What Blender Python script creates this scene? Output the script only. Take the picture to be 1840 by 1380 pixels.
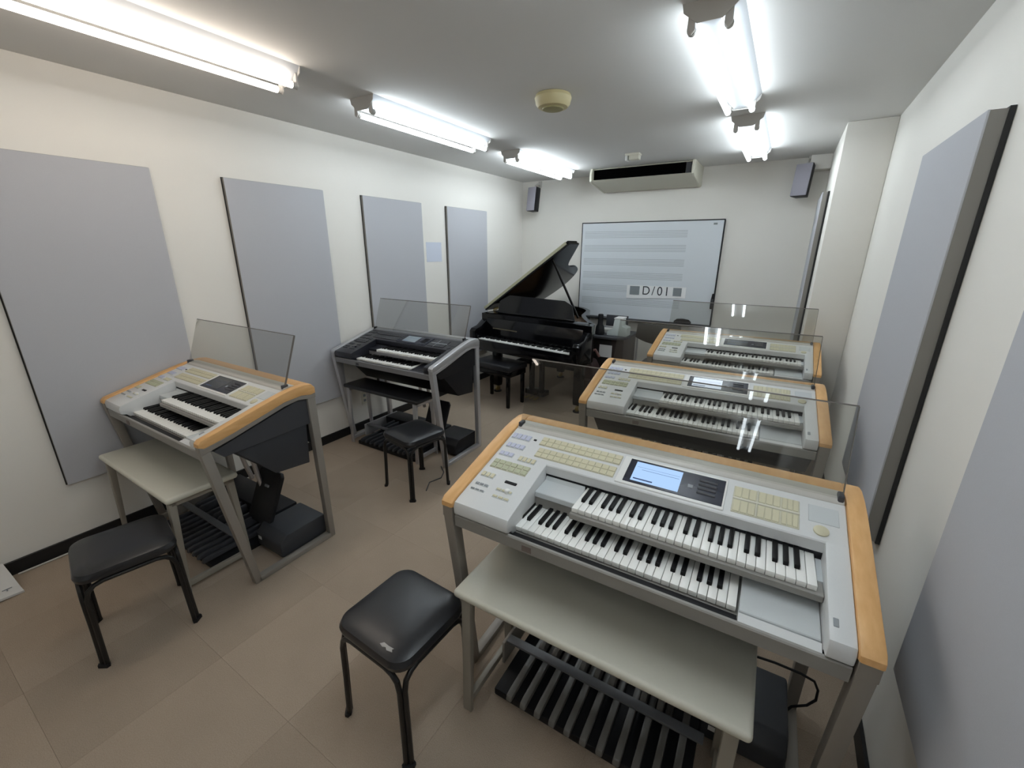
import bpy, bmesh, math, random
from mathutils import Vector, Matrix
random.seed(7)
for o in list(bpy.data.objects): bpy.data.objects.remove(o)
SC = bpy.context.scene
COL = SC.collection
PI = math.pi
# ---------------------------------------------------------------- camera
CX, CH = 3.32362, 1.71
YAW, PITCH, ROLL = -0.554483, -0.306242, 0.0043948
F_PX = 765.41
cam_d = bpy.data.cameras.new('camera'); cam = bpy.data.objects.new('camera', cam_d); COL.objects.link(cam)
cam_d.sensor_width = 36; cam_d.lens = F_PX / 1840 * 36; cam_d.clip_start = 0.02
fw = Vector((math.sin(YAW)*math.cos(PITCH), math.cos(YAW)*math.cos(PITCH), math.sin(PITCH)))
rt = Vector((math.cos(YAW), -math.sin(YAW), 0)); up = rt.cross(fw)
c, s = math.cos(ROLL), math.sin(ROLL)
r2 = c*rt + s*up; u2 = -s*rt + c*up
R = Matrix((r2, u2, -fw)).transposed().to_4x4()
cam.matrix_world = Matrix.Translation((CX, 0, CH)) @ R
SC.camera = cam
# ---------------------------------------------------------------- world, light levels, exposure
W = bpy.data.worlds.new('world'); SC.world = W; W.use_nodes = True
W.node_tree.nodes['Background'].inputs[0].default_value = (.8, .85, .9, 1)
W.node_tree.nodes['Background'].inputs[1].default_value = 0.05
# lamp output: strength tuned lamp by lamp; left row is warmer towards the viewer
TUBES = dict(w=15.0, wb=9.0, c2=17.5, c3=29.0, r1=14.0, r2=21.0, r0=23.0, rb=10.0)
COOL, WARM = (.86, .95, 1.0), (1.0, .885, .765)
SC.view_settings.view_transform = 'Standard'; SC.view_settings.look = 'None'
SC.view_settings.gamma = 1; SC.view_settings.use_curve_mapping = False
SC.view_settings.exposure = 0.2
# room
RW, RD, RH, RF = 3.828, 5.636, 2.604, -3.6     # width, back wall y, height, front wall y

# ---------------------------------------------------------------- materials
def mat(name, col, rough=.5, metal=0, spec=.5, noise=0, nscale=40, bump=0, bscale=200, coat=0, emis=None, estr=0):
    m = bpy.data.materials.new(name); m.use_nodes = True
    nt = m.node_tree; b = nt.nodes['Principled BSDF']
    b.inputs['Base Color'].default_value = (*col, 1); b.inputs['Roughness'].default_value = rough
    b.inputs['Metallic'].default_value = metal; b.inputs['Specular IOR Level'].default_value = spec
    b.inputs['Coat Weight'].default_value = coat
    if emis:
        b.inputs['Emission Color'].default_value = (*emis, 1); b.inputs['Emission Strength'].default_value = estr
    if noise or bump:
        tc = nt.nodes.new('ShaderNodeTexCoord')
    if noise:
        n = nt.nodes.new('ShaderNodeTexNoise'); n.inputs['Scale'].default_value = nscale; n.inputs['Detail'].default_value = 5
        nt.links.new(tc.outputs['Object'], n.inputs['Vector'])
        mx = nt.nodes.new('ShaderNodeMix'); mx.data_type = 'RGBA'
        mx.inputs[6].default_value = (*[v*(1-noise) for v in col], 1); mx.inputs[7].default_value = (*[min(1, v*(1+noise)) for v in col], 1)
        nt.links.new(n.outputs['Fac'], mx.inputs[0]); nt.links.new(mx.outputs[2], b.inputs['Base Color'])
    if bump:
        n2 = nt.nodes.new('ShaderNodeTexNoise'); n2.inputs['Scale'].default_value = bscale; n2.inputs['Detail'].default_value = 4
        nt.links.new(tc.outputs['Object'], n2.inputs['Vector'])
        bp = nt.nodes.new('ShaderNodeBump'); bp.inputs['Strength'].default_value = bump; bp.inputs['Distance'].default_value = .004
        nt.links.new(n2.outputs['Fac'], bp.inputs['Height']); nt.links.new(bp.outputs['Normal'], b.inputs['Normal'])
    return m

def wood_mat(name, c1, c2):
    m = mat(name, c1, .42); nt = m.node_tree; b = nt.nodes['Principled BSDF']
    tc = nt.nodes.new('ShaderNodeTexCoord'); mp = nt.nodes.new('ShaderNodeMapping'); mp.inputs['Scale'].default_value = (26, 4, 26)
    n = nt.nodes.new('ShaderNodeTexNoise'); n.inputs['Scale'].default_value = 2.2; n.inputs['Detail'].default_value = 8
    nt.links.new(tc.outputs['Object'], mp.inputs[0]); nt.links.new(mp.outputs[0], n.inputs['Vector'])
    cr = nt.nodes.new('ShaderNodeValToRGB'); cr.color_ramp.elements[0].position = .35; cr.color_ramp.elements[1].position = .7
    cr.color_ramp.elements[0].color = (*c1, 1); cr.color_ramp.elements[1].color = (*c2, 1)
    nt.links.new(n.outputs['Fac'], cr.inputs[0]); nt.links.new(cr.outputs[0], b.inputs['Base Color'])
    return m

def carpet_mat():
    m = mat('carpet_tile', (.2, .15, .11), .95, spec=.1); nt = m.node_tree; b = nt.nodes['Principled BSDF']
    tc = nt.nodes.new('ShaderNodeTexCoord'); oi = nt.nodes.new('ShaderNodeObjectInfo')
    n = nt.nodes.new('ShaderNodeTexNoise'); n.inputs['Scale'].default_value = 260; n.inputs['Detail'].default_value = 3
    n3 = nt.nodes.new('ShaderNodeTexNoise'); n3.inputs['Scale'].default_value = 5; n3.inputs['Detail'].default_value = 3
    nt.links.new(tc.outputs['Object'], n.inputs['Vector']); nt.links.new(tc.outputs['Object'], n3.inputs['Vector'])
    mx = nt.nodes.new('ShaderNodeMix'); mx.data_type = 'RGBA'
    mx.inputs[6].default_value = (.30, .235, .18, 1); mx.inputs[7].default_value = (.46, .375, .295, 1)
    nt.links.new(n.outputs['Fac'], mx.inputs[0])
    hs = nt.nodes.new('ShaderNodeHueSaturation')
    ma = nt.nodes.new('ShaderNodeMath'); ma.operation = 'MULTIPLY_ADD'; ma.inputs[1].default_value = .13; ma.inputs[2].default_value = .93
    nt.links.new(oi.outputs['Random'], ma.inputs[0])
    mb = nt.nodes.new('ShaderNodeMath'); mb.operation = 'MULTIPLY_ADD'; mb.inputs[1].default_value = .16; mb.inputs[2].default_value = -.08
    nt.links.new(n3.outputs['Fac'], mb.inputs[0])
    ad = nt.nodes.new('ShaderNodeMath'); ad.operation = 'ADD'
    nt.links.new(ma.outputs[0], ad.inputs[0]); nt.links.new(mb.outputs[0], ad.inputs[1])
    nt.links.new(ad.outputs[0], hs.inputs['Value']); nt.links.new(mx.outputs[2], hs.inputs['Color'])
    nt.links.new(hs.outputs[0], b.inputs['Base Color'])
    bp = nt.nodes.new('ShaderNodeBump'); bp.inputs['Strength'].default_value = .5; bp.inputs['Distance'].default_value = .004
    nt.links.new(n.outputs['Fac'], bp.inputs['Height']); nt.links.new(bp.outputs['Normal'], b.inputs['Normal'])
    return m

def pane_mat(name, tint, refl=.9):
    m = bpy.data.materials.new(name); m.use_nodes = True; nt = m.node_tree
    nt.nodes.remove(nt.nodes['Principled BSDF']); out = nt.nodes['Material Output']
    t = nt.nodes.new('ShaderNodeBsdfTransparent'); t.inputs[0].default_value = (*tint, 1)
    g = nt.nodes.new('ShaderNodeBsdfGlossy'); g.inputs['Roughness'].default_value = .015; g.inputs[0].default_value = (refl, refl, refl, 1)
    fr = nt.nodes.new('ShaderNodeFresnel'); fr.inputs[0].default_value = 1.49
    mx = nt.nodes.new('ShaderNodeMixShader')
    ge = nt.nodes.new('ShaderNodeNewGeometry'); sb = nt.nodes.new('ShaderNodeMath'); sb.operation = 'SUBTRACT'; sb.inputs[0].default_value = 1
    mu = nt.nodes.new('ShaderNodeMath'); mu.operation = 'MULTIPLY'; m2_ = nt.nodes.new('ShaderNodeMath'); m2_.operation = 'MULTIPLY'; m2_.inputs[1].default_value = 1.9; m2_.use_clamp = True
    nt.links.new(ge.outputs['Backfacing'], sb.inputs[1]); nt.links.new(sb.outputs[0], mu.inputs[0]); nt.links.new(fr.outputs[0], mu.inputs[1])
    nt.links.new(mu.outputs[0], m2_.inputs[0]); nt.links.new(m2_.outputs[0], mx.inputs[0]); nt.links.new(t.outputs[0], mx.inputs[1]); nt.links.new(g.outputs[0], mx.inputs[2])
    nt.links.new(mx.outputs[0], out.inputs[0])
    return m

def emit_mat(name, col, st):
    m = bpy.data.materials.new(name); m.use_nodes = True; nt = m.node_tree
    nt.nodes.remove(nt.nodes['Principled BSDF'])
    e = nt.nodes.new('ShaderNodeEmission'); e.inputs[0].default_value = (*col, 1); e.inputs[1].default_value = st
    nt.links.new(e.outputs[0], nt.nodes['Material Output'].inputs[0])
    return m

M = dict(
    wall=mat('wall_paper', (.82, .795, .745), .85, spec=.2, noise=.015, nscale=3, bump=.06, bscale=180),
    ceil=mat('ceiling_paint', (.70, .695, .68), .9, spec=.15, noise=.015, nscale=2),
    base=mat('black_vinyl_skirting', (.008, .008, .009), .5),
    carpet=carpet_mat(),
    underlay=mat('floor_underlay', (.06, .05, .04), .95),
    panel=mat('grey_fabric', (.49, .495, .525), .95, spec=.1, noise=.04, nscale=350, bump=.1, bscale=600),
    panel_edge=mat('panel_edge', (.25, .235, .215), .8),
    panel_dark=mat('panel_back_edge', (.02, .02, .02), .7),
    wood=wood_mat('light_wood', (.72, .40, .155), (.80, .475, .205)),
    metal=mat('grey_painted_metal', (.30, .275, .245), .42, .25),
    silver=mat('silver_metal', (.55, .55, .57), .3, .6),
    deck=mat('silver_deck_plastic', (.68, .69, .69), .35, 0, noise=.02, nscale=200),
    deck2=mat('pale_grey_plastic', (.58, .61, .62), .4),
    slab=mat('grey_plastic', (.30, .29, .27), .5),
    holder=mat('music_rest_channel', (.56, .54, .50), .35),
    btn=mat('beige_button', (.62, .585, .42), .45),
    btnbed=mat('beige_button_bed', (.58, .56, .44), .5),
    bluebtn=mat('lavender_button', (.52, .545, .68), .45),
    greenbtn=mat('olive_button', (.47, .49, .34), .45),
    greybtn=mat('grey_button', (.30, .32, .34), .45),
    white=mat('white_plastic', (.80, .80, .78), .3),
    wkey=mat('white_key', (.90, .90, .87), .25),
    bkey=mat('black_key', (.005, .005, .006), .38, spec=.25),
    black=mat('black_plastic', (.010, .010, .012), .5, spec=.3),
    void=mat('black_intake_mesh', (.002, .002, .002), .9, spec=0),
    darkgrey=mat('dark_grey_plastic', (.05, .052, .06), .5),
    blockgrey=mat('charcoal_plastic', (.035, .038, .045), .5),
    pedal=mat('grey_pedal', (.15, .145, .135), .35),
    pedalbar=mat('slate_grey_bar', (.11, .115, .125), .4),
    bezel=mat('screen_bezel', (.012, .014, .03), .25),
    bench=mat('beige_bench_top', (.66, .645, .555), .5, noise=.02, nscale=120),
    benchleg=mat('taupe_painted_metal', (.33, .305, .26), .45, .2),
    vinyl=mat('black_vinyl', (.018, .019, .022), .3, noise=.1, nscale=60, bump=.05, bscale=300),
    tube_black=mat('black_tube', (.008, .008, .008), .35),
    torn=mat('torn_vinyl', (.40, .38, .36), .6),
    acryl=pane_mat('clear_acrylic', (.86, .86, .84)),
    acryl_edge=mat('acrylic_edge', (.17, .155, .14), .3),
    piano=mat('black_piano_lacquer', (.003, .003, .004), .12, spec=.38),
    gold=mat('brass', (.55, .42, .18), .3, .9),
    board=mat('whiteboard_face', (.74, .785, .83), .35),
    frame=mat('black_frame', (.012, .013, .016), .4),
    paper=mat('white_paper', (.93, .94, .95), .8),
    bluepaper=mat('pale_blue_paper', (.62, .66, .76), .8),
    ink=mat('dark_print', (.03, .035, .045), .7),
    greyprint=mat('grey_print', (.25, .28, .30), .7),
    cream=mat('cream_plastic', (.66, .64, .54), .5),
    yellow=mat('yellowed_plastic', (.62, .54, .30), .5),
    yellow_d=mat('yellowed_plastic_grille', (.33, .30, .14), .6),
    fixture=mat('white_enamel_steel', (.50, .52, .55), .4),
    socket=mat('lamp_socket_plastic', (.55, .53, .50), .5),
    spk=mat('lavender_grey_grille', (.34, .33, .38), .8, noise=.05, nscale=400),
    cab=mat('dark_brown_board', (.045, .032, .03), .4),
    chairback=mat('dark_taupe_plastic', (.06, .055, .048), .5),
    maroon=mat('dark_maroon_fabric', (.035, .014, .014), .6),
    pink=mat('dusty_pink_leather', (.22, .12, .11), .5),
    glasswhite=mat('translucent_white_plastic', (.62, .68, .66), .35),
    sheet=mat('white_vinyl_sheet', (.68, .67, .65), .5, bump=.1, bscale=8),
    screen=emit_mat('lit_blue_screen', (.42, .62, .95), .95),
    screen2=emit_mat('lit_pale_screen', (.75, .86, 1.0), .95),
    screenoff=mat('unlit_screen', (.05, .055, .06), .2),
    screentext=mat('screen_graphics', (.05, .09, .22), .5),
    sticker=mat('taupe_sticker', (.20, .16, .145), .6),
)

# ---------------------------------------------------------------- mesh helpers
class MB:
    def __init__(s): s.bm = bmesh.new()
    def _merge(s, b, mtx=None):
        if mtx is not None: bmesh.ops.transform(b, matrix=mtx, verts=b.verts)
        me = bpy.data.meshes.new('tmp'); b.to_mesh(me); b.free(); s.bm.from_mesh(me); bpy.data.meshes.remove(me); return s
    def box(s, x0, x1, y0, y1, z0, z1, bev=0, seg=2, mtx=None):
        b = bmesh.new(); bmesh.ops.create_cube(b, size=1)
        for v in b.verts: v.co = Vector((x0+(v.co.x+.5)*(x1-x0), y0+(v.co.y+.5)*(y1-y0), z0+(v.co.z+.5)*(z1-z0)))
        if bev: bmesh.ops.bevel(b, geom=b.edges[:], offset=bev, segments=seg, affect='EDGES', profile=.5)
        return s._merge(b, mtx)
    def prism(s, pts, axis, lo, hi, bev=0, seg=2, mtx=None, caps_only=False):
        """closed polygon pts in the plane normal to axis, extruded from lo to hi"""
        b = bmesh.new()
        def P(a, c, h): return (h, a, c) if axis == 'x' else ((a, h, c) if axis == 'y' else (a, c, h))
        v0 = [b.verts.new(P(a, c, lo)) for a, c in pts]; v1 = [b.verts.new(P(a, c, hi)) for a, c in pts]
        n = len(pts)
        f0 = b.faces.new(v0); f1 = b.faces.new(v1[::-1])
        for i in range(n): b.faces.new((v0[i], v0[(i+1) % n], v1[(i+1) % n], v1[i]))
        bmesh.ops.recalc_face_normals(b, faces=b.faces[:])
        if bev:
            es = [e for e in b.edges if len(e.link_faces) == 2 and e.calc_face_angle(0) > .5]
            if caps_only: es = [e for e in es if any(len(f.verts) == n for f in e.link_faces)]
            bmesh.ops.bevel(b, geom=es, offset=bev, segments=seg, affect='EDGES', profile=.5, clamp_overlap=True)
        return s._merge(b, mtx)
    def tube(s, pts, r, n=10, mtx=None, cap=True):
        b = bmesh.new(); pts = [Vector(p) for p in pts]; rings = []; prev = None
        for i, p in enumerate(pts):
            t = (pts[min(i+1, len(pts)-1)] - pts[max(i-1, 0)]).normalized()
            if prev is None: a = t.orthogonal().normalized()
            else: a = (prev - t*prev.dot(t)).normalized()
            prev = a; c2 = t.cross(a)
            rr = r[i] if isinstance(r, (list, tuple)) else r
            rings.append([b.verts.new(p + (a*math.cos(2*PI*k/n) + c2*math.sin(2*PI*k/n))*rr) for k in range(n)])
        for i in range(len(rings)-1):
            for k in range(n): b.faces.new((rings[i][k], rings[i][(k+1) % n], rings[i+1][(k+1) % n], rings[i+1][k]))
        if cap: b.faces.new(rings[0][::-1]); b.faces.new(rings[-1])
        bmesh.ops.recalc_face_normals(b, faces=b.faces[:])
        return s._merge(b, mtx)
    def lathe(s, prof, n=28, mtx=None):
        b = bmesh.new(); rings = []
        for r, z in prof: rings.append([b.verts.new((r*math.cos(2*PI*k/n), r*math.sin(2*PI*k/n), z)) for k in range(n)])
        for i in range(len(rings)-1):
            for k in range(n): b.faces.new((rings[i][k], rings[i][(k+1) % n], rings[i+1][(k+1) % n], rings[i+1][k]))
        b.faces.new(rings[0][::-1]); b.faces.new(rings[-1])
        bmesh.ops.recalc_face_normals(b, faces=b.faces[:])
        return s._merge(b, mtx)

def obj(name, mb, m, parent=None, loc=None, rotz=0):
    me = bpy.data.meshes.new(name); mb.bm.to_mesh(me); mb.bm.free()
    me.materials.append(m)
    for p in me.polygons: p.use_smooth = True
    me.set_sharp_from_angle(angle=math.radians(32))
    o = bpy.data.objects.new(name, me); COL.objects.link(o)
    if loc: o.location = loc
    o.rotation_euler.z = rotz
    if parent: o.parent = parent
    return o
def inst(name, me, parent, loc=(0, 0, 0)):
    o = bpy.data.objects.new(name, me); COL.objects.link(o); o.parent = parent; o.location = loc
    return o
def tag(o, label, cat, group=None):
    o['label'] = label; o['category'] = cat
    if group: o['group'] = group
    return o
def thing(name, label, cat, loc=(0, 0, 0), rotz=0, group=None):
    o = bpy.data.objects.new(name, None); COL.objects.link(o); o.empty_display_size = .1
    o.location = loc; o.rotation_euler = (0, 0, rotz)
    return tag(o, label, cat, group)
def struct(name, mb, m, parent=None):
    o = obj(name, mb, m, parent)
    if not parent: o['kind'] = 'structure'
    return o
def dup(root, loc, rotz, label, group=None, sub=None, scale=None):
    """copy of a thing with copies of its parts and sub-parts; sub swaps materials"""
    sub = sub or {}
    def cp(o, par):
        n = o.copy(); COL.objects.link(n)
        if par: n.parent = par
        for i, sl in enumerate(n.material_slots):
            if sl.material in sub:
                nm = sub[sl.material]; sl.link = 'OBJECT'; sl.material = nm
        for ch in list(o.children): cp(ch, n)
        return n
    r = cp(root, None)
    r.location = loc; r.rotation_euler = (0, 0, rotz); r['label'] = label
    if group: r['group'] = group
    if scale: r.scale = scale
    return r
def BX(*a, **k): return MB().box(*a, **k)

# ---------------------------------------------------------------- room shell
T = .12
fl = struct('floor', BX(-T, RW+T, RF-T, RD+T, -.12, -.008), M['underlay'])
tile_me = {}
def tile_mesh(w, d):
    k = (round(w, 3), round(d, 3))
    if k not in tile_me:
        mb = BX(.0002, w-.0002, .0002, d-.0002, -.008, 0, bev=.0006, seg=1)
        me = bpy.data.meshes.new('carpet_tile'); mb.bm.to_mesh(me); mb.bm.free(); me.materials.append(M['carpet']); tile_me[k] = me
    return tile_me[k]
x = 0.
while x < RW - .01:
    w = min(.5, RW - x); y = RF + .136
    if x == 0: obj('carpet_tile', BX(0, RW, RF, RF+.135, -.008, 0), M['carpet'], fl)
    while y < RD - .01:
        d = min(.5, RD - y)
        inst('carpet_tile', tile_mesh(w, d), fl, (x, y, 0)); y += .5
    x += .5
struct('ceiling', BX(-T, RW+T, RF-T, RD+T, RH, RH+T), M['ceil'])
struct('wall_left', BX(-T, 0, RF-T, RD+T, 0, RH), M['wall'])
struct('wall_right', BX(RW, RW+T, RF-T, RD+T, 0, RH), M['wall'])
struct('wall_back', BX(0, RW, RD, RD+T, 0, RH), M['wall'])
struct('wall_front', BX(0, RW, RF-T, RF, 0, RH), M['wall'])
PX, PY = 3.535, 4.28
struct('trim_1', BX(PX, RW, PY, RD, 0, RH, bev=.006), M['wall'])              # pillar in the back right corner
struct('trim_2', BX(3.36, PX, RD-.13, RD, RH-.13, RH, bev=.004), M['wall'])     # short beam beside the pillar
def base(name, x0, x1, y0, y1): struct(name, BX(x0, x1, y0, y1, 0, .08, bev=.002, seg=1), M['base'])
base('baseboard_left', 0, .012, RF, RD); base('baseboard_back', .012, PX, RD-.012, RD)
base('baseboard_right', RW-.012, RW, RF, PY-.012); base('baseboard_pillar', PX, RW, PY-.012, PY)

# ---------------------------------------------------------------- acoustic panels
def apanel(label, x0, x1, y0, y1, z0, z1, face, grp):
    x0 += face*.0015; x1 += face*.0015
    t = thing('acoustic_panel', label, 'acoustic panel', ((x0+x1)/2, (y0+y1)/2, z0), 0, grp)
    cx, cy = (x0+x1)/2, (y0+y1)/2
    X0, X1, Y0, Y1, h = x0-cx, x1-cx, y0-cy, y1-cy, z1-z0
    d = X1 - X0
    if face > 0: fx = (X0+d*.9, X1); sx = (X0+.006, X0+d*.9); bx = (X0, X0+.006)
    else: fx = (X0, X0+d*.1); sx = (X0+d*.1, X1-.014); bx = (X1-.014, X1)
    obj('fabric_face', BX(*fx, Y0, Y1, 0, h, bev=.001, seg=1), M['panel'], t)
    obj('core', BX(*sx, Y0+.001, Y1-.001, .001, h-.001), M['panel_edge'], t)
    obj('backing', BX(*bx, Y0-.004, Y1+.004, -.004, h+.004), M['panel_dark'], t)
    return t
gl = 'grey acoustic panels along the left wall'
for lab, a, b in (('large grey acoustic panel on left wall above beige bench, nearest the viewer', .49, 1.232),
                  ('grey acoustic panel on left wall behind wood-trimmed organ, second from the front', 1.639, 2.39),
                  ('grey acoustic panel on left wall behind black organ, just before the pale blue sheet', 2.784, 3.53),
                  ('narrow-looking grey acoustic panel on left wall nearest the grand piano', 3.934, 4.70)):
    apanel(lab, 0, .03, a, b, .41, 2.16, 1, gl)
gr = 'thick grey acoustic panels on the right wall'
apanel('thick grey acoustic panel on right wall, seen almost edge-on, top corner visible', RW-.06, RW, 2.02, 2.80, .58, 2.12, -1, gr)
apanel('thick grey acoustic panel cut off by the right edge of view', RW-.06, RW, .62, 1.345, .58, 2.12, -1, gr)
apanel('grey acoustic panel edge-on on the pillar side, beside the whiteboard', PX-.05, PX, 4.68, 5.42, .50, 2.18, -1, None)

# ---------------------------------------------------------------- ceiling lamps
TUBE = {k: emit_mat('fluorescent_tube_'+k, WARM if k[0] == 'w' else COOL, v) for k, v in TUBES.items()}
def make_lamp(kind):
    t = thing('fluorescent_light', '', 'ceiling light')
    L = .625; z = 0
    body = MB().prism([(-.105, 0), (.105, 0), (.085, -.022), (.035, -.066), (-.035, -.066), (-.085, -.022)], 'y', -L, L)
    obj('housing', body, M['fixture'], t)
    for e in (-1, 1):
        y0, y1 = (e*L, e*(L+.004)) if e > 0 else (e*(L+.004), e*L)
        obj('end_plate', MB().prism([(-.105, 0), (.105, 0), (.098, -.03), (.045, -.072), (-.045, -.072), (-.098, -.03)], 'y', y0, y1), M['socket'], t)
    for sx in (-.066, .066):
        tb = obj('tube', MB().tube([(sx, -L+.03, -.086), (sx, L-.03, -.086)], .0155, 14), TUBE[kind], t)
        for e in (-1, 1):
            obj('cap', MB().tube([(sx, e*(L-.031), -.086), (sx, e*(L-.012), -.086)], .0165, 12), M['socket'], tb)
            obj('socket', MB().prism([(sx-.013, -.03), (sx+.013, -.03), (sx+.015, -.09), (sx, -.104), (sx-.015, -.09)], 'y', e*(L-.006)-.006, e*(L-.006)+.006, bev=.002, seg=1), M['socket'], t)
    return t
lamp0 = make_lamp('w')
XL, XR = .93, 2.93
gll = 'twin-tube fluorescent lights on the ceiling'
spots = [(XL, .985, 'w', 'twin-tube fluorescent ceiling light cut off at the top left corner'),
         (XL, 2.715, 'c2', 'twin-tube fluorescent ceiling light in middle of left row'),
         (XL, 4.445, 'c3', 'farthest twin-tube fluorescent ceiling light of left row, towards the air conditioner'),
         (XR, 2.66, 'r1', 'nearer twin-tube fluorescent ceiling light in view on the right row'),
         (XR, 4.34, 'r2', 'farther twin-tube fluorescent ceiling light of right row, near the pillar'),
         (XR, .96, 'r0', 'twin-tube fluorescent ceiling light of right row just above the viewer'),
         (XL, -.80, 'wb', 'twin-tube fluorescent ceiling light of left row behind the viewer'),
         (3.42, -.80, 'rb', 'twin-tube fluorescent ceiling light of right row behind the viewer'),
         (3.42, -2.5, 'rb', 'twin-tube fluorescent ceiling light by the front wall')]
for n_, (x, y, k, lab) in enumerate(spots):
    if n_ == 0: lamp0.location = (x, y, RH); lamp0['label'] = lab; lamp0['group'] = gll
    else: dup(lamp0, (x, y, RH), 0, lab, gll, {TUBE['w']: TUBE[k]})

# ---------------------------------------------------------------- electronic organ
WD = M['wood']
def yz_plane(y): return .865 + .27*y
RAIL = [(-.004, .846), (-.002, .862), (.012, .876), (.08, .894), (.15, .914), (.30, .956), (.42, .986), (.49, .998), (.545, 1.001), (.585, .994), (.603, .972),
        (.603, .94), (.575, .935), (.52, .945), (.42, .936), (.30, .902), (.15, .862), (.06, .842), (.02, .835)]
BAND = [(.0, .846), (.02, .835), (.06, .842), (.15, .862), (.30, .902), (.42, .936), (.52, .945), (.575, .935), (.603, .94),
        (.603, .915), (.56, .915), (.50, .925), (.42, .914), (.30, .88), (.15, .838), (.05, .815), (.0, .80)]
WSEQ = [0, 2, 4, 5, 7, 9, 11]
def key_mesh(name, mb, m):
    me = bpy.data.meshes.new(name); mb.bm.to_mesh(me); mb.bm.free(); me.materials.append(m)
    for p in me.polygons: p.use_smooth = True
    me.set_sharp_from_angle(angle=math.radians(40))
    return me
def keyboard(parent, name, x0, pitch, nwhite, y0, length, ztop, bedmat, bed):
    kb = obj(name, bed, bedmat, parent)
    wl = key_mesh('white_key', BX(.0007, pitch-.0007, 0, length, -.016, 0, bev=.0016, seg=2), M['wkey'])
    bw = pitch*.57
    bk = key_mesh('black_key', MB().prism([(.046, 0), (.051, .0105), (length+.004, .0115), (length+.004, 0)], 'x', -bw/2, bw/2, bev=.0016, seg=2), M['bkey'])
    for i in range(nwhite):
        inst('white_key', wl, kb, (x0+i*pitch, y0, ztop))
        if i < nwhite-1 and (i % 7) not in (2, 6):
            off = {0: -.0018, 1: .0018, 3: -.0025, 4: 0, 5: .0025}[i % 7]
            inst('black_key', bk, kb, (x0+(i+1)*pitch+off, y0, ztop))
    return kb
def tilt_block(mb, x0, x1, y0, y1, h, base=-.002, bev=.001):
    """slab lying on the sloped deck plane"""
    p = [(y0, yz_plane(y0)+base), (y1, yz_plane(y1)+base), (y1, yz_plane(y1)+h), (y0, yz_plane(y0)+h)]
    return mb.prism(p, 'x', x0, x1, bev=bev, seg=1)

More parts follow.
